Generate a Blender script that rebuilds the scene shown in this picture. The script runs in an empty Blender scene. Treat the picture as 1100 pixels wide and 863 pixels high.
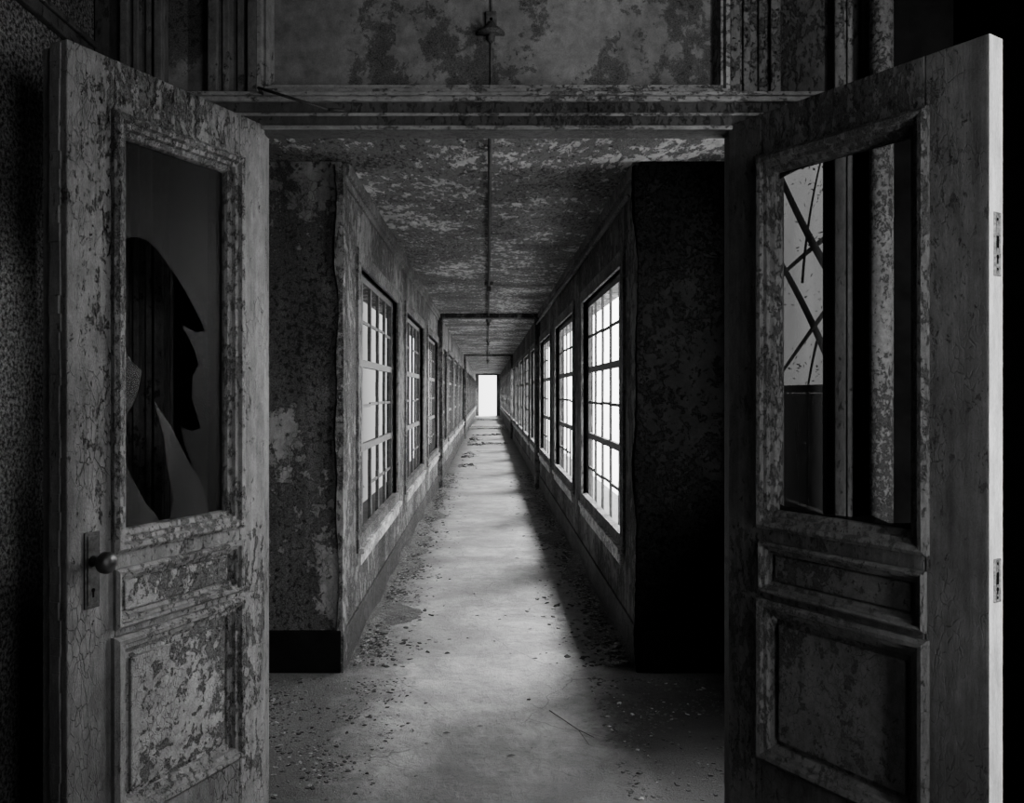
import bpy, bmesh, math, random
from mathutils import Vector, Matrix, noise as mnoise
random.seed(7)
scene = bpy.context.scene
COL = scene.collection

# ------------------------------------------------------------ materials
def g(v): return (v, v, v, 1.0)

class NT:
    def __init__(s, name):
        s.m = bpy.data.materials.new(name); s.m.use_nodes = True
        s.t = s.m.node_tree; s.n = s.t.nodes; s.l = s.t.links
        s.n.clear()
        s.out = s.n.new('ShaderNodeOutputMaterial')
        s.b = s.n.new('ShaderNodeBsdfPrincipled')
        s.l.new(s.b.outputs[0], s.out.inputs[0])
        tc = s.n.new('ShaderNodeTexCoord'); s.co = tc.outputs['Object']
    def mapping(s, sc=(1,1,1), loc=(0,0,0)):
        mp = s.n.new('ShaderNodeMapping'); s.l.new(s.co, mp.inputs[0])
        mp.inputs['Scale'].default_value = sc; mp.inputs['Location'].default_value = loc
        return mp.outputs[0]
    def noise(s, vec, scale, detail=8, rough=.6, dist=0.0):
        n = s.n.new('ShaderNodeTexNoise'); s.l.new(vec, n.inputs['Vector'])
        n.inputs['Scale'].default_value = scale; n.inputs['Detail'].default_value = detail
        n.inputs['Roughness'].default_value = rough; n.inputs['Distortion'].default_value = dist
        return n.outputs[0]
    def cracks(s, aniso, scale, width):
        v = s.mapping(aniso)
        n = s.n.new('ShaderNodeTexNoise'); s.l.new(v, n.inputs['Vector'])
        n.inputs['Scale'].default_value = scale*.6; n.inputs['Detail'].default_value = 5
        sc = s.n.new('ShaderNodeVectorMath'); sc.operation = 'SCALE'; sc.inputs['Scale'].default_value = 1.2/scale
        s.l.new(n.outputs[1], sc.inputs[0])
        ad = s.n.new('ShaderNodeVectorMath'); ad.operation = 'ADD'
        s.l.new(v, ad.inputs[0]); s.l.new(sc.outputs[0], ad.inputs[1])
        vo = s.n.new('ShaderNodeTexVoronoi'); vo.feature = 'DISTANCE_TO_EDGE'
        vo.inputs['Scale'].default_value = scale; s.l.new(ad.outputs[0], vo.inputs['Vector'])
        return s.ramp(vo.outputs['Distance'], 0, width, 1, 0)
    def ramp(s, fac, a, b, va=0.0, vb=1.0):
        r = s.n.new('ShaderNodeMapRange'); s.l.new(fac, r.inputs[0])
        r.inputs[1].default_value = a; r.inputs[2].default_value = b
        r.inputs[3].default_value = va; r.inputs[4].default_value = vb
        return r.outputs[0]
    def mix(s, fac, c1, c2, mode='MIX'):
        m = s.n.new('ShaderNodeMixRGB'); m.blend_type = mode
        for i, v in ((0, fac), (1, c1), (2, c2)):
            if isinstance(v, (int, float)): m.inputs[i].default_value = v if i == 0 else g(v)
            elif isinstance(v, tuple): m.inputs[i].default_value = v
            else: s.l.new(v, m.inputs[i])
        return m.outputs[0]
    def math(s, op, a, b):
        m = s.n.new('ShaderNodeMath'); m.operation = op
        for i, v in ((0, a), (1, b)):
            if isinstance(v, (int, float)): m.inputs[i].default_value = v
            else: s.l.new(v, m.inputs[i])
        return m.outputs[0]
    def bump(s, h, strength, dist=.01):
        b = s.n.new('ShaderNodeBump'); b.inputs['Strength'].default_value = strength
        b.inputs['Distance'].default_value = dist
        s.l.new(h, b.inputs['Height']); s.l.new(b.outputs[0], s.b.inputs['Normal'])

def peel(name, paint, under, dark, scale=10, cover=.5, pits=.5, aniso=(1,1,1), bump=.8, rough=.8, stain=.5, low=1.4, bd=.01, soft=.012, crack=0, lw=.38, streak=0, spec=.25):
    t = NT(name)
    v = t.mapping(aniso)
    lowf = t.noise(t.mapping((1,1,.7),(3,1,5)), low, 5, .6)
    a = t.noise(v, scale, 12, .74, .25)
    s_ = t.math('ADD', t.math('MULTIPLY', a, 1-lw), t.math('MULTIPLY', lowf, lw))
    thr = .5 + (cover-.5)*.22
    m1 = t.ramp(s_, thr - soft, thr + soft)
    b = t.noise(t.mapping(aniso, (5.3, 2.1, 7.7)), scale*2.2, 10, .75, .4)
    s2 = t.math('ADD', t.math('MULTIPLY', b, .7), t.math('MULTIPLY', lowf, .3))
    thr2 = .5 + (1-pits)*.16
    m2 = t.ramp(s2, thr2, thr2 + .02)
    st = t.ramp(t.noise(t.mapping((1,1,.6),(9,9,9)), 1.6, 8, .65), .35, .65, 1 - stain, 1.08)
    fine = t.noise(v, scale*9, 6, .75)
    mid = t.noise(v, scale*.9, 8, .7)
    pcol = t.mix(t.ramp(fine, .3, .7), paint*.70, paint*1.15)
    pcol = t.mix(1.0, pcol, t.ramp(mid, .35, .65, .66, 1.18), 'MULTIPLY')
    ucol = t.mix(t.ramp(fine, .38, .62), under*.35, under*1.6)
    c = t.mix(m1, pcol, ucol)
    c = t.mix(m2, c, dark)
    e = t.math('SUBTRACT', 1.0, t.ramp(t.math('ABSOLUTE', t.math('SUBTRACT', s_, thr), 0.0), 0.0, .008))
    c = t.mix(t.math('MULTIPLY', e, .7), c, dark)
    ck = None
    if crack:
        ck = t.cracks((aniso[0], aniso[1], aniso[2]*.8), scale*2.2, .05)
        ck = t.math('MULTIPLY', ck, t.ramp(t.noise(t.mapping((1,1,.6),(6,6,1)), 5, 6, .65), .49, .60))
        c = t.mix(t.math('MULTIPLY', ck, crack), c, dark)
    if streak:
        sk = t.noise(t.mapping((1,1,.06),(1,2,3)), 16, 8, .7)
        c = t.mix(1.0, c, t.ramp(sk, .38, .62, 1-streak, 1.1), 'MULTIPLY')
    c = t.mix(1.0, c, st, 'MULTIPLY')
    t.l.new(c, t.b.inputs['Base Color'])
    t.b.inputs['Roughness'].default_value = rough
    t.b.inputs['Specular IOR Level'].default_value = spec
    h = t.math('SUBTRACT', 1.0, t.math('MULTIPLY', m1, .7))
    h = t.math('SUBTRACT', h, t.math('MULTIPLY', m2, .7))
    h = t.math('ADD', h, t.math('MULTIPLY', fine, .4))
    if ck is not None: h = t.math('SUBTRACT', h, t.math('MULTIPLY', ck, .5))
    t.bump(h, bump, bd)
    return t.m

def plain(name, v, rough=.7, metal=0, var=.3, scale=20, bump=.2, spec=.5):
    t = NT(name)
    n = t.noise(t.mapping(), scale, 8, .65)
    t.l.new(t.mix(t.ramp(n, .35, .65), v*(1-var), v*(1+var)), t.b.inputs['Base Color'])
    t.b.inputs['Roughness'].default_value = rough; t.b.inputs['Metallic'].default_value = metal
    t.b.inputs['Specular IOR Level'].default_value = spec
    t.bump(n, bump, .005)
    return t.m

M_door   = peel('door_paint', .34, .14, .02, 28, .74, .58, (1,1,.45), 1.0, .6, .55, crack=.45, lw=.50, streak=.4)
M_doorR  = peel('door_paint_shaded', .135, .055, .009, 28, .70, .62, (1,1,.45), 1.0, .6, .6, crack=.45, lw=.46, streak=.45)  # right door's leaf, panels and mouldings: shade put into the paint colour
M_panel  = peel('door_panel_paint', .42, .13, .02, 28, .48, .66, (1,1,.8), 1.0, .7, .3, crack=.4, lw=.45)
M_panelR = peel('door_panel_paint_shaded', .115, .045, .009, 28, .55, .62, (1,1,.8), 1.0, .7, .35, crack=.4, lw=.45)
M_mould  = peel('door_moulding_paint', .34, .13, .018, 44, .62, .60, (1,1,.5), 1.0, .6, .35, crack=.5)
M_mouldR = peel('door_moulding_paint_shaded', .13, .05, .010, 44, .62, .60, (1,1,.5), 1.0, .6, .4, crack=.5)
M_edge   = peel('door_edge_paint', .97, .60, .25, 26, .95, .25, (1,1,.3), .5, .5, .1, streak=.15)
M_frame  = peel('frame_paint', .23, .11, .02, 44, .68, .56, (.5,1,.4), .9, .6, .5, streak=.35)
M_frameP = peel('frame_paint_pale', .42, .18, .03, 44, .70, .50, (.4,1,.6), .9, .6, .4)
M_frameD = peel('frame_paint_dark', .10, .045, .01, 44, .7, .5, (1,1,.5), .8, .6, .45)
M_trans  = peel('transom_paint', .32, .11, .04, 20, .54, .54, (1,1,1), .5, .7, .6, 3.4, .004, .025, lw=.62)
M_ceil   = peel('ceiling_paint', .62, .15, .025, 13, .40, .70, (1.7,.8,1), 1.0, .85, .4, 1.8, .018)
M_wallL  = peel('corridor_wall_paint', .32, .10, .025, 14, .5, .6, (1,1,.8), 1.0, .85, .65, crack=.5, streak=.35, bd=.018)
M_wallR  = peel('corridor_wall_paint_shaded', .20, .06, .015, 14, .5, .6, (1,1,.8), 1.0, .85, .65, crack=.5, streak=.35, bd=.018)  # same plaster as the left wall, darkened to hold its shade
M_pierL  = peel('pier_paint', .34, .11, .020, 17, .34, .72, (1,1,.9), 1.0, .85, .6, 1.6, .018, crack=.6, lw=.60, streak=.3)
M_pierR  = peel('pier_paint_shaded', .012, .007, .002, 16, .4, .7, (1,1,1), 1.0, .95, .5, 1.6, .014, spec=.0)  # pier plaster taken nearly black, its shade is in the colour
M_trimC  = peel('casing_paint', .24, .09, .02, 34, .52, .6, (1,1,.5), 1.0, .7, .5, bd=.014)
M_munt   = plain('muntin_paint', .05, .6, 0, .5, 30)
M_base   = peel('baseboard_paint', .07, .03, .01, 18, .5, .5, (1,1,1), .8, .7, .5)
M_dark   = plain('dark_and_shade', .008, .95, 0, .3, 8, .2, 0)  # near-black; on the hall's right wall the colour stands in for shade
M_iron   = plain('rusted_iron', .05, .55, .4, .6, 60)
M_lamp   = plain('grey_enamel', .10, .9, 0, .5, 40, .2, .05)
M_steel  = plain('worn_steel', .20, .5, .3, .8, 90)
M_knob   = plain('brown_knob', .035, .3, .1, .4, 30)
M_pipe   = peel('pipe_paint', .28, .08, .02, 70, .5, .64, (1,1,.8), .9, .7, .3)
M_debris = plain('debris', .22, .95, 0, .7, 45, .2, .1)
M_debrisD= plain('debris_dark', .06, .95, 0, .6, 45, .2, .1)
M_bark   = plain('bark', .05, .95, 0, .5, 20)
M_leaf   = plain('dry_leaf', .12, .8, 0, .4, 30)
M_green  = plain('foliage', .14, .9, 0, .8, 9)
M_parap  = plain('mossy_parapet', .30, .9, 0, .7, 7)
M_concr  = peel('exterior_plaster', .60, .25, .05, 16, .65, .45, (1,1,1), .8, .9, .4)
def grit_mat():
    t = NT('loose_grit'); v = t.mapping()
    n = t.noise(v, 90, 5, .8); n2 = t.noise(v, 12, 6, .7)
    c = t.mix(t.ramp(n, .40, .62), .04, .22)
    c = t.mix(1.0, c, t.ramp(n2, .35, .65, .5, 1.1), 'MULTIPLY')
    t.l.new(c, t.b.inputs['Base Color']); t.b.inputs['Roughness'].default_value = .95
    t.bump(n, 1.0, .02); return t.m
M_grit = grit_mat()

def stucco():
    t = NT('stucco_speckled')
    v = t.mapping()
    n = t.noise(v, 75, 6, .78); m = t.ramp(n, .44, .60)
    n2 = t.noise(v, 2.5, 5, .6)
    c = t.mix(m, .025, .62)
    c = t.mix(1.0, c, t.ramp(n2, .3, .7, .4, 1.1), 'MULTIPLY')
    t.l.new(c, t.b.inputs['Base Color']); t.b.inputs['Roughness'].default_value = .95
    t.bump(n, 1.0, .02)
    return t.m
M_stucco = stucco()

def floor_mat():
    t = NT('dusty_concrete')
    v = t.mapping()
    n = t.noise(v, 1.6, 10, .7, .4); n2 = t.noise(v, 9, 10, .75); n3 = t.noise(v, 110, 4, .75)
    n4 = t.noise(t.mapping((1,1,1),(4,4,4)), 3.2, 12, .78, .6)
    n5 = t.noise(t.mapping((1,1,1),(7,4,2)), 22, 8, .8, .2)
    n6 = t.noise(t.mapping((.5,1.3,1),(2,8,1)), 1.1, 5, .6, .3)
    c = t.mix(t.ramp(n, .35, .65), .27, .62)
    c = t.mix(t.ramp(n4, .47, .60, 0, .6), c, .20)
    c = t.mix(t.ramp(n6, .46, .60, 0, .45), c, .18)
    c = t.mix(t.ramp(n2, .42, .62, 0, .45), c, .28)
    c = t.mix(t.ramp(n5, .54, .62, 0, .45), c, .15)
    c = t.mix(t.ramp(n3, .58, .70, 0, .45), c, .12)
    ck = t.math('MULTIPLY', t.cracks((1,1,1), 1.3, .006), t.ramp(n, .45, .5))
    c = t.mix(t.math('MULTIPLY', ck, .6), c, .07)
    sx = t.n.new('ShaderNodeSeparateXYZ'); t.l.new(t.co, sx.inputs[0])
    d = t.math('ABSOLUTE', t.math('ADD', sx.outputs[0], .0), 0.0)
    d = t.math('ADD', d, t.math('MULTIPLY', n2, .50))
    d = t.math('ADD', d, t.math('MULTIPLY', n, .60))
    edge = t.ramp(d, 1.0, 1.30)
    grit = t.mix(t.ramp(n3, .40, .65), .04, .16)
    c = t.mix(t.math('MULTIPLY', edge, .85), c, grit)
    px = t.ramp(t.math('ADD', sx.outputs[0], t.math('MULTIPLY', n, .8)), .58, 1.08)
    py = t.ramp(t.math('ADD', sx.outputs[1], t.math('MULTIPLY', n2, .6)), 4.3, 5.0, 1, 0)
    c = t.mix(t.math('MULTIPLY', t.math('MULTIPLY', px, py), .95), c, .008)  # shade over the front-right floor, painted in as near-black
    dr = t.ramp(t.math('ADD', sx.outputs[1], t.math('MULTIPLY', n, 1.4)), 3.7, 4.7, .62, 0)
    c = t.mix(dr, c, .09)  # fade of the light pool toward the viewer, painted as darker floor
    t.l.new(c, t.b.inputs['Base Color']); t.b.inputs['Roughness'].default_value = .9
    t.b.inputs['Specular IOR Level'].default_value = .2
    h = t.math('ADD', t.math('ADD', n2, t.math('MULTIPLY', n5, .5)), t.math('MULTIPLY', n3, t.math('ADD', .2, edge)))
    t.bump(h, .9, .02)
    return t.m
M_floor = floor_mat()

def glass_mat(name, dust, col, trans, lvl=.3):
    t = NT(name)
    v = t.mapping((1,1,.15))
    n = t.noise(v, 7, 3, .5)
    tr = t.n.new('ShaderNodeBsdfTransparent'); tr.inputs[0].default_value = g(trans)
    t.l.new(t.mix(t.ramp(n, .3, .7), col*.7, col*1.3), t.b.inputs['Base Color'])
    t.b.inputs['Roughness'].default_value = .4
    t.b.inputs['Specular IOR Level'].default_value = lvl
    mx = t.n.new('ShaderNodeMixShader')
    t.l.new(t.ramp(n, .3, .7, dust*.8, min(1, dust*1.2)), mx.inputs[0])
    t.l.new(tr.outputs[0], mx.inputs[1]); t.l.new(t.b.outputs[0], mx.inputs[2])
    t.l.new(mx.outputs[0], t.out.inputs[0])
    return t.m
M_glassD = glass_mat('dusty_glass', .42, .024, .45, .08)
M_shard  = glass_mat('dusty_shard', .60, .042, .5, .12)
M_glassL = glass_mat('grey_glass', .42, .05, .20)

# ------------------------------------------------------------ mesh builder
class MB:
    def __init__(s): s.v = []; s.f = []; s.mi = None
    def box(s, x0, x1, y0, y1, z0, z1):
        i = len(s.v)
        s.v += [(x0,y0,z0),(x1,y0,z0),(x1,y1,z0),(x0,y1,z0),(x0,y0,z1),(x1,y0,z1),(x1,y1,z1),(x0,y1,z1)]
        s.f += [tuple(i+k for k in q) for q in ((0,3,2,1),(4,5,6,7),(0,1,5,4),(1,2,6,5),(2,3,7,6),(3,0,4,7))]
        return s
    def tube(s, p0, p1, r0, r1=None, n=12, caps=True):
        r1 = r0 if r1 is None else r1
        p0 = Vector(p0); p1 = Vector(p1); d = (p1-p0).normalized()
        a = d.orthogonal().normalized(); b = d.cross(a)
        i = len(s.v)
        for p, r in ((p0, r0), (p1, r1)):
            for k in range(n):
                an = 2*math.pi*k/n
                s.v.append(tuple(p + a*math.cos(an)*r + b*math.sin(an)*r))
        for k in range(n):
            k2 = (k+1) % n
            s.f.append((i+k, i+k2, i+n+k2, i+n+k))
        if caps:
            s.f.append(tuple(i+n-1-k for k in range(n))); s.f.append(tuple(i+n+k for k in range(n)))
        return s
    def lathe(s, c, axis, prof, n=20):
        c = Vector(c); d = Vector(axis).normalized(); a = d.orthogonal().normalized(); b = d.cross(a)
        i = len(s.v)
        for h, r in prof:
            for k in range(n):
                an = 2*math.pi*k/n
                s.v.append(tuple(c + d*h + a*math.cos(an)*r + b*math.sin(an)*r))
        for j in range(len(prof)-1):
            for k in range(n):
                k2 = (k+1) % n
                s.f.append((i+j*n+k, i+j*n+k2, i+(j+1)*n+k2, i+(j+1)*n+k))
        s.f.append(tuple(i+n-1-k for k in range(n)))
        s.f.append(tuple(i+(len(prof)-1)*n+k for k in range(n)))
        return s
    def ring(s, u0, u1, z0, z1, prof, f=1, plane='y', base=0.0):
        i = len(s.v)
        for ins, h in prof:
            for (u, z) in ((u0+ins, z0+ins), (u1-ins, z0+ins), (u1-ins, z1-ins), (u0+ins, z1-ins)):
                s.v.append((u, base+f*h, z) if plane == 'y' else (base+f*h, u, z))
        for j in range(len(prof)-1):
            for k in range(4):
                k2 = (k+1) % 4
                s.f.append((i+j*4+k, i+j*4+k2, i+(j+1)*4+k2, i+(j+1)*4+k))
        return s
    def obj(s, name, mat, bevel=0, label=None, cat=None, structure=False, parent=None, smooth=False, seg=2):
        me = bpy.data.meshes.new(name); me.from_pydata(s.v, [], s.f); me.update()
        for mt in (mat if isinstance(mat, (list, tuple)) else [mat]): me.materials.append(mt)
        if s.mi:
            for p, k in zip(me.polygons, s.mi): p.material_index = k
        bm = bmesh.new(); bm.from_mesh(me); bmesh.ops.recalc_face_normals(bm, faces=bm.faces); bm.to_mesh(me); bm.free()
        o = bpy.data.objects.new(name, me); COL.objects.link(o)
        if smooth:
            for p in me.polygons: p.use_smooth = True
        if bevel:
            b = o.modifiers.new('bevel', 'BEVEL'); b.width = bevel; b.segments = seg; b.limit_method = 'ANGLE'
        tag(o, label, cat, structure)
        if parent: o.parent = parent
        return o

def tag(o, label=None, cat=None, structure=False, group=None):
    if label: o['label'] = label
    if cat: o['category'] = cat
    if structure: o['kind'] = 'structure'
    if group: o['group'] = group
    return o

def empty(name, loc, label, cat, structure=False, rotz=0):
    o = bpy.data.objects.new(name, None); COL.objects.link(o)
    o.location = loc; o.rotation_euler = (0, 0, rotz); o.empty_display_size = .1
    tag(o, label, cat, structure); return o

def copy_tree(src, loc=None):
    n = src.copy(); COL.objects.link(n)
    if loc: n.location = loc
    for c in src.children:
        k = c.copy(); COL.objects.link(k); k.parent = n
    return n

# ------------------------------------------------------------ dimensions
XL, XR = -.785, .82
YP = 4.43
YW = 2.91
YE = 53.0
H = 2.745
T = .085
PITCH = 2.83; WL = 2.06; W0 = 4.98; WZ0, WZ1 = .56, 2.27
NW = 17
starts = [W0 + PITCH*i for i in range(NW)]

# ------------------------------------------------------------ shell
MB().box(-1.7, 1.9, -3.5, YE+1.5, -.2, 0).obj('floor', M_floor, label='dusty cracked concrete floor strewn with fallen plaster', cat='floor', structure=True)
MB().box(-1.7, 1.7, YW+.12, YE+.3, H, H+.2).obj('ceiling', M_ceil, label='corridor ceiling covered in peeling flaking paint', cat='ceiling', structure=True)
MB().box(-1.8, 3.2, -3.5, YW+.12, 3.5, 3.7).obj('ceiling_hall', M_dark, label='dark ceiling of the entrance hall', cat='ceiling', structure=True)

def side_wall(name, xa, xb, mat, label):
    m = MB()
    m.box(xa, xb, YP, YE, 0, WZ0)
    m.box(xa, xb, YP, YE, WZ1, H)
    prev = YP
    for st in starts:
        m.box(xa, xb, prev, st, WZ0, WZ1); prev = st + WL
    m.box(xa, xb, prev, YE, WZ0, WZ1)
    return m.obj(name, mat, label=label, cat='wall', structure=True)
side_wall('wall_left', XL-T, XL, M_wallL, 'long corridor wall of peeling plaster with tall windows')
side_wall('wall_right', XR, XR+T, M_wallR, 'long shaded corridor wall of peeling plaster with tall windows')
MB().box(-1.1, -.58, YE, YE+.2, 0, H).box(.56, 1.15, YE, YE+.2, 0, H).box(-.58, .56, YE, YE+.2, 2.62, H)\
    .obj('wall_back', M_wallL, label='end wall of the corridor around an open doorway', cat='wall', structure=True)

MB().box(-1.45, XL-.002, YP-.03, YP+.12, 0, H).obj('wall_pier', M_pierL, bevel=.006, label='blistered plaster wall beside the corridor mouth', cat='wall', structure=True)
MB().box(XR+.002, 1.40, YP-.03, YP+.12, 0, H).obj('wall_pier_shaded', M_pierR, bevel=.006, label='shaded blistered plaster wall beside the corridor mouth', cat='wall', structure=True)
MB().box(-1.45, XL+.0, YP-.055, YP-.03, 0, .225).obj('baseboard_pier', M_dark, .006, label='dark painted tall baseboard', cat='baseboard', structure=True)
MB().box(XR, 1.40, YP-.055, YP-.03, 0, .225).obj('baseboard_pier_dark', M_dark, .006, label='dark tall baseboard', cat='baseboard', structure=True)
MB().box(XL, XL+.015, YP-.03, 12.85, 0, .21).box(XL, XL+.015, 13.15, YE, 0, .21).obj('baseboard_left', M_base, .005, label='worn corridor baseboard', cat='baseboard', structure=True)
MB().box(XR-.015, XR, YP-.03, 12.85, 0, .21).box(XR-.015, XR, 13.15, YE, 0, .21).obj('baseboard_right', M_base, .005, label='worn shaded corridor baseboard', cat='baseboard', structure=True)
MB().box(-1.6, -1.45, YW+.12, YP+.12, 0, H).obj('wall_vestibule_left', M_pierR, label='dark side wall of the vestibule', cat='wall', structure=True)
m = MB()
vx0, vx1 = 1.40, 1.46
VY0, VY1 = 3.12, 4.2
m.box(vx0, vx1, YW+.12, VY0, 0, H).box(vx0, vx1, VY1, YP+.12, 0, H).box(vx0, vx1, VY0, VY1, 0, .95).box(vx0, vx1, VY0, VY1, 2.6, H)
m.obj('wall_vestibule_right', M_pierR, label='dark side wall of the vestibule with a narrow window', cat='wall', structure=True)

MB().box(-1.6, -1.40, -3.5, YW, 0, 3.5).obj('wall_hall_left', M_stucco, label='speckled rough stucco wall beside the open door', cat='wall', structure=True)
m = MB()
RX = 1.66
m.box(RX, RX+.2, -3.5, YW+.14, 0, 3.5)
m.obj('wall_hall_right', M_dark, label='wall of the entrance hall coloured as deep shade', cat='wall', structure=True)
MB().box(-1.6, 1.86, -3.7, -3.5, 0, 3.5).obj('wall_front', M_dark, label='dark rear wall of the entrance hall', cat='wall', structure=True)

# ------------------------------------------------------------ corridor mouth trims
def ragged_post(xc, name, mat, seed, w=.032):
    rs = random.Random(seed); m = MB(); n = 110
    for j in range(n+1):
        z = (H-.03)*j/n
        q = .5+.5*mnoise.noise(Vector((seed*3.1, 0, z*3)))*1.6
        a = w*(rs.uniform(.7,1.0)*.4+.8*max(.1,q)); b = w*(rs.uniform(.7,1.0)*.4+.7*max(.1,q))
        yf = YP-.035-.02*max(0,q)-rs.uniform(0,.005)
        m.v += [(xc-a*1.3, YP-.031, z),(xc-a, yf, z),(xc+b*.55, yf+rs.uniform(-.003,.003), z),(xc+b*.7, YP+.05, z)]
    for j in range(n):
        for k in range(3):
            i = j*4+k; m.f.append((i, i+1, i+5, i+4))
    return m.obj(name, mat, label='crumbling chipped corner post at the corridor mouth', cat='trim', structure=True)
ragged_post(XL, 'trim_1', M_wallL, 3)
ragged_post(XR, 'trim_2', M_pierR, 4)
MB().box(XL, XL+.04, YP, 12.85, H-.07, H-.001).box(XL, XL+.02, YP, 12.85, H-.11, H-.07).obj('trim_3', M_trimC, .006, label='peeling crown strip along the corridor ceiling', cat='trim', structure=True)
MB().box(XR-.04, XR, YP, 12.85, H-.07, H-.001).box(XR-.02, XR, YP, 12.85, H-.13, H-.07).obj('trim_4', M_trimC, .006, label='peeling crown strip along the shaded wall', cat='trim', structure=True)
def portal(name, y, d, w, drop):
    MB().box(XL, XL+w, y, y+d, 0, H).box(XR-w, XR, y, y+d, 0, H).box(XL+w, XR-w, y, y+d, H-drop, H)\
      .obj(name, M_wallR, .008, label='shallow plastered portal frame crossing the corridor', cat='trim', structure=True)
portal('trim_5', 12.87, .26, .075, .07)
portal('trim_6', 26.6, .26, .08, .06)

# ------------------------------------------------------------ corridor windows
def window_sash_mesh(drop, fat=1.0):
    m = MB(); a = .012*fat
    z0, z1 = WZ0+.02, WZ1-.02; y0, y1 = .02, WL-.02
    xx = .006 + .003*fat
    m.box(-xx-.003,xx+.003, 0, .04, WZ0, WZ1).box(-xx-.003,xx+.003, WL-.04, WL, WZ0, WZ1)
    m.box(-xx,xx, 0, WL, WZ0, WZ0+.04).box(-xx,xx, 0, WL, WZ1-.04, WZ1)
    rs = random.Random(drop*3+1)
    for k in (2, 4):
        z = z0 + (z1-z0)*k/6
        m.box(-xx-.004,xx+.004, .04, WL-.04, z-.024, z+.024)
    for c in range(1, 5):
        y = y0 + (y1-y0)*c/5
        for k in range(3):
            if rs.random() < .05*drop: continue
            za = z0 + (z1-z0)*2*k/6; zb = z0 + (z1-z0)*(2*k+2)/6
            j = rs.uniform(-.022,.022)
            ns = 5
            for q in range(ns):
                jq = j*(1-q/ns) + rs.uniform(-.005,.005); aa = a*rs.uniform(.8,1.25)
                m.box(-xx,xx, y-aa+jq, y+aa+jq, za+(zb-za)*q/ns, za+(zb-za)*(q+1)/ns)
    for k in (1, 3, 5):
        z = z0 + (z1-z0)*k/6
        for c in range(5):
            if rs.random() < .10*drop: continue
            ya = y0 + (y1-y0)*c/5; yb = y0 + (y1-y0)*(c+1)/5
            j = rs.uniform(-.007,.007)
            m.box(-.006,.006, ya, yb, z-.011+j, z+.011+j)
    for _ in range(8+5*drop):
        c = rs.randint(0,4); k = rs.randint(0,5)
        ya = y0+(y1-y0)*c/5; za = z0+(z1-z0)*k/6
        i = len(m.v); ww = rs.uniform(.05,.22); hh = rs.uniform(.03,.10)
        m.v += [(0,ya,za),(0,ya+ww,za),(0,ya,za+hh),(.003,ya,za),(.003,ya+ww,za),(.003,ya,za+hh)]
        m.f += [(i,i+1,i+2),(i+3,i+5,i+4),(i,i+3,i+4,i+1),(i+1,i+4,i+5,i+2),(i+2,i+5,i+3,i)]
    return m
casprof = [(0,0),(0,.016),(.012,.020),(.03,.014),(.075,.012),(.085,.018),(.10,.018),(.10,-.03)]
def sill_mesh(x0, x1, side, seed):
    rs = random.Random(seed); m = MB(); n = 60; L = WL+.12
    for j in range(n+1):
        y = -.06+L*j/n
        w = rs.uniform(0,.010)+.014*max(0, mnoise.noise(Vector((seed, y*4, 0))))
        xa, xb = (x0, x1-w) if side < 0 else (x0+w, x1)
        zt = WZ0+.008-rs.uniform(0,.006)
        m.v += [(xa,y,WZ0-.03),(xb,y,WZ0-.03),(xb,y,zt),(xa,y,zt)]
    for j in range(n):
        for k in range(4):
            k2 = (k+1) % 4
            m.f.append((j*4+k, j*4+k2, j*4+4+k2, j*4+4+k))
    m.f.append((0,1,2,3)); m.f.append((n*4,n*4+3,n*4+2,n*4+1))
    m.box(min(0,-side*.022), max(0,-side*.022), -.04, WL+.04, WZ0-.10, WZ0-.03)
    return m
def make_window(idx, side):
    x = XL if side < 0 else XR
    e = empty('window_%d' % idx, (x, starts[0], 0), 'tall many-paned wooden corridor window with missing glass', 'window', True)
    m = MB().ring(-.10, WL+.10, WZ0-.02, WZ1+.10, casprof, f=-side, plane='x')
    m.obj('casing', M_trimC, parent=e)
    s = window_sash_mesh(idx % 3, 1.9 if side < 0 else 1.05)
    so = s.obj('sash', M_munt, .002, parent=e, seg=1); so.location.x = side*.052
    x0, x1 = min(-side*.045, side*.085), max(-side*.045, side*.085)
    sill_mesh(x0, x1, side, idx).obj('window_sill', M_concr, parent=e)
    return e
n = 1
for side in (-1, 1):
    protos = [make_window(n+k, side) for k in range(3)]
    for i, st in enumerate(starts):
        if i < 3:
            o = protos[i]
        else:
            o = copy_tree(protos[i % 3]); o.name = 'window_%d' % (n+i)
        o.location.y = st
        o['group'] = 'corridor windows'
    n += NW
VW = VY1-VY0
e = empty('window_%d' % n, (vx0+.03, VY0, 0), 'narrow vestibule window with bare frame', 'window', True)
m = MB().box(-.02,.02,0,.03,.95,2.6).box(-.02,.02,VW-.03,VW,.95,2.6).box(-.02,.02,0,VW,.95,.99).box(-.02,.02,0,VW,2.56,2.6).box(-.01,.01,.03,VW-.03,1.50,1.535)
for k in range(1, 4):
    m.box(-.003,.003, VW*k/4-.006, VW*k/4+.006, .99, 1.50)
m.obj('sash', M_trimC, .002, parent=e)
n += 1

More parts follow.
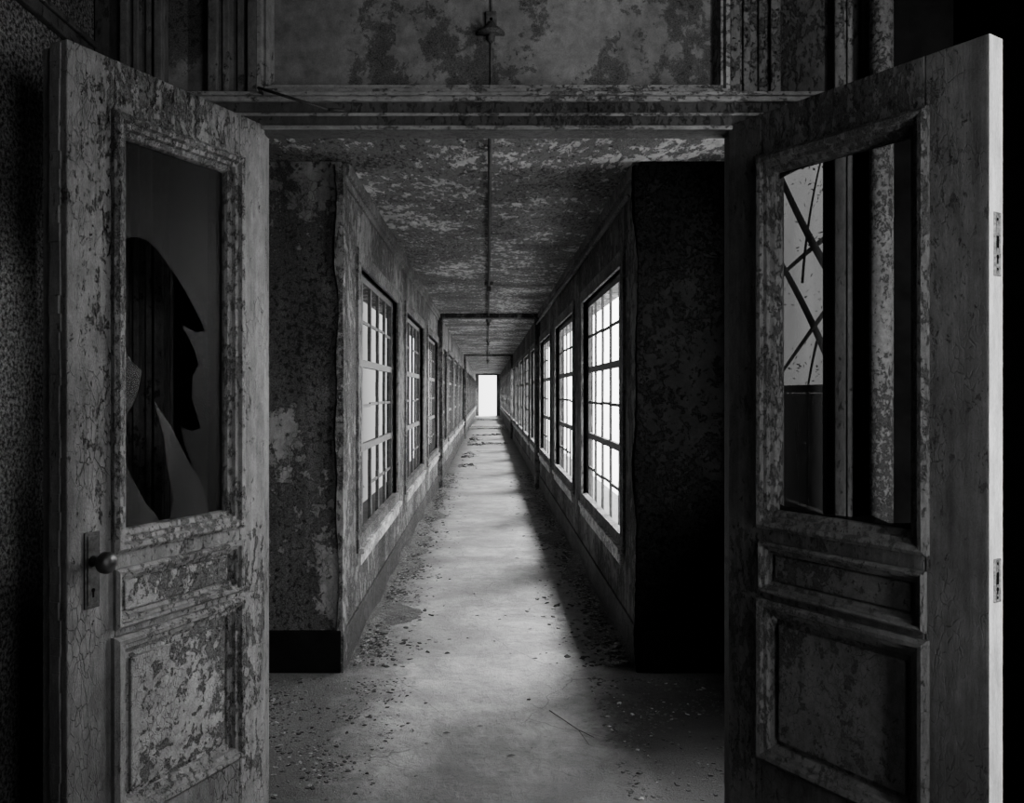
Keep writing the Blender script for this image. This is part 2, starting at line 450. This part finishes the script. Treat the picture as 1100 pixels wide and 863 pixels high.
# ------------------------------------------------------------ door wall
yb = YW+.09
def pil(name, x0, x1, z0, z1, mat, flutes=2, y0=YW-.02):
    m = MB().box(x0, x1, y0+.022, yb, z0, z1)
    w = x1-x0
    m.box(x0, x0+w*.20, y0, y0+.022, z0, z1).box(x1-w*.20, x1, y0, y0+.022, z0, z1)
    for k in range(flutes):
        c = x0+w*(.2+.6*(k+.5)/flutes)
        m.box(c-w*.07, c+w*.07, y0+.010, y0+.022, z0, z1)
    return m.obj(name, mat, .005, label='moulded wooden doorway post with flaking paint', cat='trim', structure=True, seg=3)
ZT0, ZT1 = 2.43, 2.56
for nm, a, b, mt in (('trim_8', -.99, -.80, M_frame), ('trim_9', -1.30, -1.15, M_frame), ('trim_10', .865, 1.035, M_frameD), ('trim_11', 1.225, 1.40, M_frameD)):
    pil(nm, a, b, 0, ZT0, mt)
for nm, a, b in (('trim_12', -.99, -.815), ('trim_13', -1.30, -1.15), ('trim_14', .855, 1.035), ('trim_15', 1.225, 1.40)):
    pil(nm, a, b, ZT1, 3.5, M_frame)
MB().box(-1.40, -1.30, YW+.01, yb, 0, 3.5).obj('wall_door_left', M_frameD, label='dark boarding beside the doorway', cat='wall', structure=True)
MB().box(1.40, RX, YW+.01, yb, 0, 3.5).obj('wall_door_right', M_dark, label='black boarding beside the doorway', cat='wall', structure=True)
m = MB().box(-1.40, 1.66, YW-.01, yb, ZT0, ZT1)
m.obj('trim_16', M_frameD, .004, label='flat transom beam above the double doors', cat='trim', structure=True)
m = MB().box(-1.40, 1.40, YW-.040, YW-.01, 2.544, 2.558).box(-1.40,1.40, YW-.030, YW-.01, 2.526, 2.544).box(-1.40,1.40, YW-.018, YW-.01, 2.478, 2.490).box(-.80, .865, YW-.02, YW-.01, 2.43, 2.445)
m.obj('trim_26', M_frameP, .004, label='worn stepped moulding on the transom beam', cat='trim', structure=True)
MB().box(-1.60, 1.66, yb-.03, YW+.13, H-.10, 3.5).obj('wall_over_door', M_dark, label='dark lath backing over the doorway', cat='wall', structure=True)
MB().box(-1.15, -.99, YW+.03, yb-.02, 0, .9).obj('trim_17', M_frameD, .004, label='boarded base under the sidelight', cat='trim', structure=True)
MB().box(1.035, 1.225, YW+.03, yb-.02, 0, .9).obj('trim_18', M_frameD, .004, label='boarded base under the sidelight', cat='trim', structure=True)
def pane(x0, x1, z0, z1, mat, idx, lab):
    MB().box(x0, x1, YW+.05, YW+.055, z0, z1).obj('window_%d' % idx, mat, label=lab, cat='window', structure=True)
pane(-1.15, -.99, .9, ZT0, M_glassD, n, 'grimy sidelight glass beside the doorway'); n += 1
pane(1.035, 1.225, .9, ZT0, M_glassL, n, 'grimy translucent sidelight glass beside the doorway'); n += 1
MB().box(-1.15, -.99, YW+.04, YW+.055, ZT1, 3.5).obj('trim_19', M_trans, label='grimy mottled panel over the sidelight', cat='trim', structure=True)
MB().box(1.035, 1.225, YW+.04, YW+.055, ZT1, 3.5).obj('trim_20', M_frameD, label='grimy dark panel over the sidelight', cat='trim', structure=True)
MB().box(-.815, .855, YW+.04, YW+.055, ZT1, 3.5).obj('trim_21', M_trans, label='boarded transom panel with blotchy peeling paint', cat='trim', structure=True)
MB().ring(-.815, .855, ZT1, 3.49, [(0,.06),(.014,.06),(.020,.045),(.030,.05),(.040,.02),(.046,0)], f=-1, plane='y', base=YW+.04)\
    .obj('trim_22', M_frameP, label='thin moulded frame around the transom panel', cat='trim', structure=True)

MB().tube((.012, YW+.037, ZT1), (.012, YW+.037, 3.49), .004, n=10).obj('conduit', M_lamp, label='thin dark vertical conduit on the transom panel', cat='pipe', smooth=True)
e = empty('wall_lamp', (.012, YW+.038, 2.84), 'small dull enamel lamp fixed over the doorway', 'lamp')
MB().box(-.02,.02,-.012,.0,-.03,.03).obj('base', M_lamp, .004, parent=e)
MB().lathe((0,-.010,-.055),(0,0,1),[(0,.050),(.006,.048),(.018,.034),(.030,.018),(.045,.010)],20).obj('lamp_shade', M_trans, parent=e, smooth=True)
MB().tube((0,-.008,.0),(0,-.012,0),.006).obj('arm', M_lamp, parent=e)
MB().lathe((0,-.010,-.085),(0,0,1),[(0,.004),(.008,.012),(.02,.015),(.03,.010),(.04,.008)],14).obj('bulb', M_lamp, parent=e, smooth=True)
MB().tube((-.79, YW-.09, 2.55),(-.55, YW-.09, 2.475),.005).tube((-.55,YW-.09,2.475),(-.50,YW-.075,2.478),.005).tube((-.79,YW-.09,2.55),(-.79,YW-.038,2.549),.005)\
    .obj('door_stay', M_iron, label='thin bent iron door stay on the transom bar', cat='door hardware', smooth=True)
e = empty('standing_pipe', (1.345, YW-.11, 0), 'thick painted vertical pipe with peeling paint', 'pipe')
MB().tube((0,0,0),(0,0,3.49),.038,n=24).obj('pipe_body', M_pipe, parent=e, smooth=True)
MB().lathe((0,0,.0),(0,0,1),[(0,.07),(.02,.07),(.03,.045)],24).obj('collar', M_pipe, parent=e)
MB().box(-1.40,-1.375, -3.4, YW-.05, 2.66, 2.72).box(-1.375,-1.36, -3.4, YW-.05, 2.70, 2.72).obj('trim_23', M_frameD, .004, label='dark picture rail on stucco wall', cat='trim', structure=True)

# ------------------------------------------------------------ doors
DZ = 2.45
def build_door(name, hinge, free, t, f, mats, label, left):
    d = Vector((free[0]-hinge[0], free[1]-hinge[1])); w = d.length
    th = math.atan2(d.y, d.x)
    e = empty(name, (hinge[0], hinge[1], 0), label, 'door', True, th)
    mb, mm, mp = mats
    a, b = w*.165, w*.805
    def bx(m, u0, u1, h0, h1, z0, z1):
        y0, y1 = sorted((f*h0, f*h1)); m.box(u0, u1, y0, y1, z0, z1)
    m = MB()
    bx(m, 0, a, -t, 0, .012, DZ); bx(m, b, w, -t, 0, .012, DZ)
    m.obj('stile', mb, .004, parent=e)
    m = MB()
    for z0, z1 in ((.012,.27),(.79,.83),(.99,1.055),(2.29,DZ)):
        bx(m, a, b, -t, 0, z0, z1)
    m.obj('rail', mb, .003, parent=e)
    m = MB(); bx(m, a, b, -.034, -.018, .83, .99)
    bx(m, a+.045, b-.045, -.02, -.010, .868, .952)
    m.obj('panel', mp, .004, parent=e)
    m = MB(); bx(m, a, b, -.034, -.018, .27, .79)
    bx(m, a+.062, b-.062, -.02, -.006, .335, .725)
    m.obj('panel', mp, .005, parent=e)
    pf = [(-.008,-.001),(-.008,.012),(.002,.020),(.010,.018),(.014,.008),(.024,.006),(.028,-.006),(.040,-.010),(.044,-.019)]
    pb = [(-.014,-.001),(-.014,.014),(-.002,.024),(.010,.022),(.016,.010),(.028,.008),(.032,-.004),(.046,-.010),(.050,-.02)]
    m = MB().ring(a, b, .83, .99, [(q*.8,h) for q,h in pf], f); m.obj('moulding', mm, parent=e)
    m = MB().ring(a, b, .27, .79, pb, f); m.obj('moulding', mm, parent=e)
    m = MB().ring(a, b, 1.055, 2.29, pb+[(.050,-.035)], f)
    m.ring(a, b, 1.055, 2.29, [(0,-t),(0,-t-.01),(.03,-t-.01),(.05,-.045),(.05,-.035)], f); m.obj('glazing_bead', mm, parent=e)
    if left:
        # rough layered meeting edge
        rs = random.Random(9); m = MB(); ns = 50
        bx(m, w-.035, w-.004, -t-.035, -t, .012, DZ-.01)
        for q in range(ns):
            za = .012+(DZ-.02)*q/ns; zb = .012+(DZ-.02)*(q+1)/ns
            bx(m, w, w+.004+rs.uniform(0,.004), -t+.004, -.022+rs.uniform(-.003,.003), za, zb)
        m.obj('astragal', mb, .001, parent=e, seg=1)
    else:
        m = MB(); bx(m, w, w+.002, -t+.001, -.001, .014, DZ-.002)
        m.obj('door_edge', M_edge, .0, parent=e, label='white painted door edge')
    for z in (.3, 1.25, 2.2):
        m = MB().tube((-.006, f*-t*.5, z-.05), (-.006, f*-t*.5, z+.05), .009)
        m.obj('hinge', M_iron, parent=e, smooth=True)
    return e, w, a, b

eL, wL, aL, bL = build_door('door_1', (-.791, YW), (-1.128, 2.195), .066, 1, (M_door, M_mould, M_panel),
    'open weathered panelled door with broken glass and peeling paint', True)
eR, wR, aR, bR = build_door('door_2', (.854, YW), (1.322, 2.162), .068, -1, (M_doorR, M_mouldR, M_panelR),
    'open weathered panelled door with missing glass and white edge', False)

uk = wL*.905
m = MB().box(uk-.024, uk+.024, 0, .006, .905, 1.115); m.box(uk-.017, uk+.017, .006, .009, .915, 1.105)
m.obj('knob_plate', M_iron, .003, parent=eL, label='dark rusted iron plate')
MB().lathe((uk, .008, 1.035), (0,1,0), [(0,.016),(.012,.012),(.028,.011),(.034,.022),(.045,.030),(.058,.030),(.068,.022),(.072,.008)], 24)\
    .obj('door_knob', M_knob, parent=eL, smooth=True, label='round brown knob')
MB().tube((uk, .009, .955),(uk,.0095,.955),.006).box(uk-.003,uk+.003,.009,.0095,.935,.955).obj('keyhole', M_dark, parent=eL)
for zc, hh in ((1.895,.085),(1.0,.058)):
    MB().box(wR+.002, wR+.0045, .020, .052, zc-hh, zc+hh).ring(.020,.052,zc-hh,zc+hh,[(0,.0025),(.002,.005),(.004,.0025)],1,'x',wR+.002)\
        .obj('lock_plate', M_steel, parent=eR, label='worn steel lock faceplate')
    MB().box(wR+.0045, wR+.0055, .030, .042, zc-.010, zc+.022).tube((wR+.0045,.036,zc-hh*.78),(wR+.0055,.036,zc-hh*.78),.004)\
        .tube((wR+.0045,.036,zc+hh*.78),(wR+.0055,.036,zc+hh*.78),.004).tube((wR+.0045,.036,zc-hh*.40),(wR+.0055,.036,zc-hh*.40),.006)\
        .box(wR+.0045, wR+.0055, .033, .039, zc-hh*.62, zc-hh*.40).obj('latch', M_dark, parent=eR)
def glass(name, parent, w, polys, y, mat, lab):
    bm = bmesh.new()
    for p in polys:
        vs = [bm.verts.new((u*w, y, z)) for u, z in p]
        vb = [bm.verts.new((u*w, y-.003, z)) for u, z in p]
        bm.faces.new(vs); bm.faces.new(list(reversed(vb)))
        for k in range(len(p)):
            k2 = (k+1) % len(p); bm.faces.new((vs[k], vb[k], vb[k2], vs[k2]))
    bmesh.ops.recalc_face_normals(bm, faces=bm.faces)
    bmesh.ops.triangulate(bm, faces=[f for f in bm.faces if len(f.verts) > 4])
    me = bpy.data.meshes.new(name); bm.to_mesh(me); bm.free(); me.materials.append(mat)
    o = bpy.data.objects.new(name, me); COL.objects.link(o); o.parent = parent
    if lab: o['label'] = lab
    return o
polys = [
 [(.80,2.27),(.80,1.98),(.765,1.965),(.745,1.93),(.715,1.955),(.678,1.965),(.623,1.960),(.57,1.935),(.527,1.900),(.480,1.865),(.435,1.825),(.39,1.78),(.35,1.735),(.325,1.70),
  (.38,1.695),(.45,1.715),(.42,1.68),(.385,1.64),(.36,1.59),(.395,1.55),(.40,1.48),(.375,1.43),(.35,1.385),(.40,1.375),(.46,1.395),(.44,1.34),(.37,1.22),(.32,1.07),(.17,1.07),(.17,2.27)],
]
glass('glass_pane', eL, wL, polys, -.03, M_glassD, 'jagged broken dusty glass')
glass('glass_shard', eL, wL, [[(.80,1.68),(.7575,1.65),(.70,1.59),(.655,1.565),(.675,1.50),(.70,1.46),(.735,1.43),(.74,1.38),(.80,1.34)]], -.026, M_shard, 'pointed shard of dusty glass')
glass('glass_shard', eL, wL, [[(.80,1.27),(.75,1.31),(.72,1.275),(.68,1.22),(.635,1.165),(.59,1.13),(.545,1.07),(.80,1.07)]], -.026, M_shard, 'pointed shard of dusty glass')
glass('glass_shard', eL, wL, [[(.60,1.475),(.52,1.40),(.44,1.30),(.35,1.20),(.30,1.07),(.53,1.07),(.50,1.17),(.535,1.27),(.55,1.36)]], -.024, M_shard, 'tall pointed shard of dusty glass')
glass('glass_shard', eL, wL, [[(.80,1.99),(.80,1.72),(.75,1.75),(.728,1.83),(.735,1.91),(.765,1.97)]], -.026, M_shard, 'pointed shard of dusty glass')
polys = [
 [(.17,1.10),(.17,1.135),(.25,1.118),(.33,1.125),(.40,1.112),(.52,1.115),(.60,1.128),(.66,1.113),(.74,1.122),(.80,1.14),(.80,1.10)],
 [(.20,2.26),(.20,2.18),(.215,2.22),(.30,2.235),(.42,2.243),(.42,2.26)],
]
glass('glass_pane', eR, wR, polys, .033, M_glassD, 'leftover shards of glass')

# ------------------------------------------------------------ corridor pipes and lamps
MB().tube((.012, 3.1, H-.03), (.012, YE-.1, H-.03), .012, n=10).obj('ceiling_conduit', M_iron, label='dark electrical conduit along the middle of the ceiling', cat='pipe', smooth=True)
MB().tube((XR-.055, YP+.05, H-.17), (XR-.055, 12.85, H-.17), .013, n=10).obj('wall_conduit', M_pipe, label='painted conduit running along the top of the wall', cat='pipe', smooth=True)
e0 = None
for y in (9.2, 13.9, 19.6, 25.4, 31.2):
    if e0 is None:
        e0 = empty('ceiling_lamp', (.012, y, H), 'small bare bulb holder on the ceiling conduit', 'lamp')
        MB().lathe((0,0,-.05),(0,0,1),[(0,.03),(.01,.045),(.05,.05)],16).obj('base', M_iron, parent=e0)
        MB().lathe((0,0,-.11),(0,0,1),[(0,.02),(.03,.025),(.065,.022)],16).obj('socket', M_iron, parent=e0)
        e0['group'] = 'ceiling lamps'
    else:
        copy_tree(e0, (.012, y, H))

# ------------------------------------------------------------ debris
def chunk(m, x, y, r, flat, rs, z0=0, pale=.5):
    i = len(m.v); k = rs.randint(4, 7); a0 = rs.uniform(0, 6.28)
    tx, ty = rs.uniform(-.4,.4), rs.uniform(-.4,.4); h = r*flat; el = rs.uniform(.55,1)
    top = []
    for j in range(k):
        an = a0 + 6.283*j/k + rs.uniform(-.35,.35); rr = r*rs.uniform(.5,1.2)
        dx, dy = rr*math.cos(an), rr*math.sin(an)*el
        zz = z0+max(0, (dx*tx+dy*ty))
        m.v.append((x+dx, y+dy, zz)); top.append((x+dx*.8, y+dy*.8, zz+h*rs.uniform(.6,1.2)))
    m.v += top
    for j in range(k):
        j2 = (j+1) % k; m.f.append((i+j, i+j2, i+k+j2, i+k+j))
    m.f.append(tuple(i+k+j for j in range(k)))
    m.f.append(tuple(i+k-1-j for j in range(k)))
    if m.mi is None: m.mi = []
    m.mi += [0 if rs.random() < pale else 1]*(k+2)
def ridge(m, x0, s, ya, yb_, rs, hmax=.07, wmax=.30, step=.045):
    if m.mi is None: m.mi = []
    n = int((yb_-ya)/step); i0 = len(m.v)
    for j in range(n+1):
        y = ya+step*j
        tp = min(1, j/16, (n-j)/16)           # the drift dies away at both ends
        q1 = .5+mnoise.noise(Vector((x0*7, y*1.3, 0))); q2 = .5+mnoise.noise(Vector((x0*7, y*1.9, 9)))
        h = hmax*min(1.1, max(.12, q1))*tp; w = wmax*min(1.1, max(.3, q2))*max(.06, tp)
        for q, hh in ((0,1.0),(.2,.85),(.45,.5),(.72,.2),(1.0,0)):
            z = h*hh*rs.uniform(.75,1.2)+.0003
            m.v.append((x0+s*w*q*rs.uniform(.88,1.12), y+rs.uniform(-.012,.012), z if q < 1 else 0))
    for j in range(n):
        for k in range(4):
            i = i0+j*5+k; m.f.append((i, i+1, i+6, i+5)); m.mi.append(2)
def debris(name, N, rmin, rmax, seed, label, zone, rg=None, clump=0, pale=.5, pw=3.5):
    rs = random.Random(seed); m = MB()
    if rg: ridge(m, rg[0], rg[1], rg[2], rg[3], rs)
    cnt = 0
    while cnt < N:
        x, y = zone(rs)
        if clump and mnoise.noise(Vector((x*3.2, y*3.2, seed))) < rs.uniform(-.25, .35):
            if rs.random() < clump: continue
        cnt += 1
        r = rmin + (rmax-rmin)*rs.random()**pw
        z0 = 0
        if rg: z0 = max(0, .05*(1-abs(x-rg[0])/.14))*rs.random()
        chunk(m, x, y, r, rs.uniform(.06,.4), rs, z0, pale)
    o = m.obj(name, [M_debris, M_debrisD, M_grit], label=label, cat='debris'); o['kind'] = 'stuff'; return o
def zl(rs):
    y = YP+.05 + 10.8*rs.random()**1.4
    return XL+.05+min(.5, abs(rs.gauss(0,.07+.11*(rs.random()<.3)))), y
def zr(rs):
    y = YP+.05 + 10.8*rs.random()**1.4
    return XR-.05-min(.5, abs(rs.gauss(0,.07+.11*(rs.random()<.3)))), y
def zfl(rs): return -1.35+abs(rs.random()**1.1)*.95+rs.gauss(0,.04), rs.uniform(3.0, 4.30)
def zfr(rs): return max(.52, 1.30-abs(rs.random()**.8)*.78), rs.uniform(3.0, 4.30)
debris('debris', 11000, .0012, .024, 1, 'crumbled plaster and paint flakes along the wall', zl, (XL+.016, 1, YP+.02, 12.8), .8, .5, 5)
debris('debris', 11000, .0012, .024, 2, 'crumbled plaster and grit along the shaded wall', zr, (XR-.016, -1, YP+.02, 12.8), .8, .5, 5)
debris('debris', 5500, .0008, .014, 3, 'grit and paint flakes beside the doorway', zfl, None, .9, .4, 5)
debris('debris', 4000, .0008, .014, 4, 'grit and flakes beside the doorway, coloured as in shade', zfr, None, .9, .06, 5)  # few pale chips here, so the chip colours carry the shade
def zm(rs):
    c = rs.choice(((-.42,19.5,.10,.6),(-.35,23.5,.15,.25),(.15,24.0,.2,.2),(-.42,26.0,.1,.8),(.1,29.0,.25,.2),(-.42,16.8,.10,.3)))
    return max(-.56, min(.58, c[0]+rs.gauss(0,c[2]))), max(15.8, c[1]+rs.gauss(0,c[3]))
debris('debris', 420, .012, .11, 6, 'heaps of fallen plaster across the corridor floor', zm)

rs = random.Random(11)
pts = [(-.30,3.95),(-.26,3.5),(-.28,3.2),(.20,4.0),(-.12,5.0),(.12,5.5),(-.10,6.1)]
for k, (x, y) in enumerate(pts):
    m = MB(); chunk(m, 0, 0, rs.uniform(.008,.014), .4, rs); m.mi = None
    o = m.obj('plaster_fragment', M_debris if k % 3 else M_debrisD, .001, label='broken piece of fallen plaster on the floor', cat='rubble')
    o.location = (x, y, 0); o['group'] = 'plaster fragments'
rs = random.Random(5)
lf = None
for k in range(9):
    x = rs.uniform(-.34,.34); y = rs.uniform(3.05,5.6)
    if y > 4.4: x *= .4
    if lf is None:
        m = MB(); sh = [(0,0),(.25,.18),(.5,.26),(.8,.15),(1,0),(.8,-.15),(.5,-.26),(.25,-.18)]
        m.v = [(a*.045, b*.045, .003+.010*abs(b)*4*.3+.004*a) for a, b in sh] + [(.022,0,.002)]
        m.f = [(j,(j+1)%8,8) for j in range(8)]
        lf = m.obj('dry_leaf', M_leaf, label='curled dry leaf on the floor', cat='leaf')
        md = lf.modifiers.new('s','SOLIDIFY'); md.thickness = .001
        o = lf
    else:
        o = lf.copy(); COL.objects.link(o)
    o['group'] = 'dry leaves'
    o.location = (x, y, 0.001); o.rotation_euler = (0, 0, rs.uniform(0,6.28)); s = rs.uniform(.4,.8); o.scale = (s,s,s)
MB().tube((.29,3.85,.006),(.40,3.62,.010),.0025,.002,6).tube((.40,3.62,.010),(.46,3.55,.006),.002,.0015,6).tube((.40,3.62,.010),(.43,3.48,.004),.0016,.001,6)\
    .obj('twig', M_bark, label='thin dry twig lying on the floor', cat='twig')

MB().box(XL+.03, XR-.03, 33.5, 34.0, 0, .07).box(XL+.1, XR-.1, 34.0, 36.0, 0, .11).obj('trim_24', M_concr, .01, label='low raised threshold across the corridor floor', cat='trim', structure=True)
MB().box(XL+.03, XR-.03, 44.0, 45.5, 0, .12).obj('trim_25', M_concr, .01, label='low raised threshold across the corridor floor', cat='trim', structure=True)

# ------------------------------------------------------------ outside
e = empty('tree', (2.50, 5.6, -.2), 'leafy branching tree outside the vestibule window', 'tree')
m = MB()
def seg(a, b, r0, r1): m.tube(a, b, r0, r1, 8)
def bough(pts, r0, r1):
    P = [Vector(p) for p in pts]; out = []
    for t in range(13):
        u = t/12
        out.append(P[0]*(1-u)**2 + P[1]*2*u*(1-u) + P[2]*u*u)
    for t in range(12): m.tube(out[t], out[t+1], r0+(r1-r0)*t/12, r0+(r1-r0)*(t+1)/12, 8, False)
seg((0,0,0),(-.02,.1,1.6),.09,.07); seg((-.02,.1,1.6),(.1,.15,3.8),.07,.04)
bough(((0,.1,1.6),(-.28,0,2.25),(-.64,-.1,2.75)), .028, .016)
bough(((0,.1,2.35),(-.33,0,2.75),(-.62,-.15,3.30)), .032, .016)
bough(((.02,.1,2.9),(-.30,.0,2.70),(-.62,.0,2.38)), .022, .010)
bough(((-.20,.0,2.25),(-.40,-.1,2.02),(-.62,-.1,1.70)), .016, .008)
bough(((-.35,0,2.45),(-.32,0,2.9),(-.22,.0,3.3)), .010, .006)
bough(((-.25,.0,2.05),(-.35,-.1,1.8),(-.40,-.1,1.4)), .010, .005)
m.obj('branches', M_bark, parent=e, smooth=True)
rs = random.Random(21); m = MB()
for _ in range(1800):
    p = Vector((rs.uniform(-.65,.15), rs.uniform(-.3,.4), rs.uniform(1.35,3.5)))
    if mnoise.noise(p*3.0) < rs.uniform(-.05,.3): continue
    s_ = rs.uniform(.008,.020)
    u = Vector((rs.gauss(0,1),rs.gauss(0,1),rs.gauss(0,1))).normalized(); v = u.orthogonal().normalized()
    i = len(m.v)
    for q in (p-u*s_, p+v*s_*.5, p+u*s_, p-v*s_*.5): m.v.append(tuple(q))
    m.f.append((i,i+1,i+2,i+3))
m.obj('leaves', M_green, parent=e)
MB().box(2.95, 3.03, 4.0, 12, -.2, 1.50).obj('parapet', M_parap, .02, label='weathered mossy parapet outside the vestibule', cat='parapet')

# ------------------------------------------------------------ world and lights
w = bpy.data.worlds.new('World'); scene.world = w; w.use_nodes = True
nt = w.node_tree; nt.nodes.clear()
out = nt.nodes.new('ShaderNodeOutputWorld'); bg = nt.nodes.new('ShaderNodeBackground')
tc = nt.nodes.new('ShaderNodeTexCoord'); sx = nt.nodes.new('ShaderNodeSeparateXYZ')
nt.links.new(tc.outputs['Generated'], sx.inputs[0])
mr = nt.nodes.new('ShaderNodeMapRange'); nt.links.new(sx.outputs[0], mr.inputs[0])
mr.inputs[1].default_value = -.15; mr.inputs[2].default_value = .25; mr.inputs[3].default_value = .7; mr.inputs[4].default_value = 16.0
mz = nt.nodes.new('ShaderNodeMapRange'); nt.links.new(sx.outputs[2], mz.inputs[0])
mz.inputs[1].default_value = -.5; mz.inputs[2].default_value = .3; mz.inputs[3].default_value = .35; mz.inputs[4].default_value = 1.0
mm = nt.nodes.new('ShaderNodeMath'); mm.operation = 'MULTIPLY'
nt.links.new(mr.outputs[0], mm.inputs[0]); nt.links.new(mz.outputs[0], mm.inputs[1])
nt.links.new(mm.outputs[0], bg.inputs['Strength']); bg.inputs[0].default_value = (1,1,1,1)
nt.links.new(bg.outputs[0], out.inputs[0])

def area(name, loc, rot, sx_, sy_, power, portal=False):
    l = bpy.data.lights.new(name, 'AREA'); l.shape = 'RECTANGLE'; l.size = sx_; l.size_y = sy_; l.energy = power
    if portal: l.cycles.is_portal = True
    o = bpy.data.objects.new(name, l); COL.objects.link(o); o.location = loc; o.rotation_euler = rot
    return o
for st in starts[:6]:
    area('portal', (XR+.10, st+WL/2, (WZ0+WZ1)/2), (0, math.radians(90), 0), WZ1-WZ0, WL, 1, True)
    area('portal', (XL-.10, st+WL/2, (WZ0+WZ1)/2), (0, math.radians(-90), 0), WZ1-WZ0, WL, 1, True)
area('hall_window_light', (1.38, -.05, 1.95), (0, math.radians(90), math.radians(-55)), 1.5, 1.0, 16)
area('door_edge_fill', (1.58, 1.25, 1.5), (0, math.radians(90), math.radians(-80)), 2.6, .12, 27)  # added unseen lamp that brightens the right door's edge
sl = bpy.data.lights.new('low_sun', 'SUN'); sl.energy = 28.0; sl.angle = math.radians(26)
so = bpy.data.objects.new('low_sun', sl); COL.objects.link(so)
so.rotation_euler = Vector((.36, .68, .82)).to_track_quat('Z', 'Y').to_euler()

# ------------------------------------------------------------ camera
cam = bpy.data.cameras.new('camera'); co = bpy.data.objects.new('camera', cam); COL.objects.link(co)
co.location = (0, 0, 1.5); co.rotation_euler = (math.radians(90), 0, 0)
cam.sensor_width = 36; cam.lens = 28.8; cam.shift_x = 26/1100; cam.shift_y = -9.5/1100
cam.clip_start = .05; cam.clip_end = 300
scene.camera = co
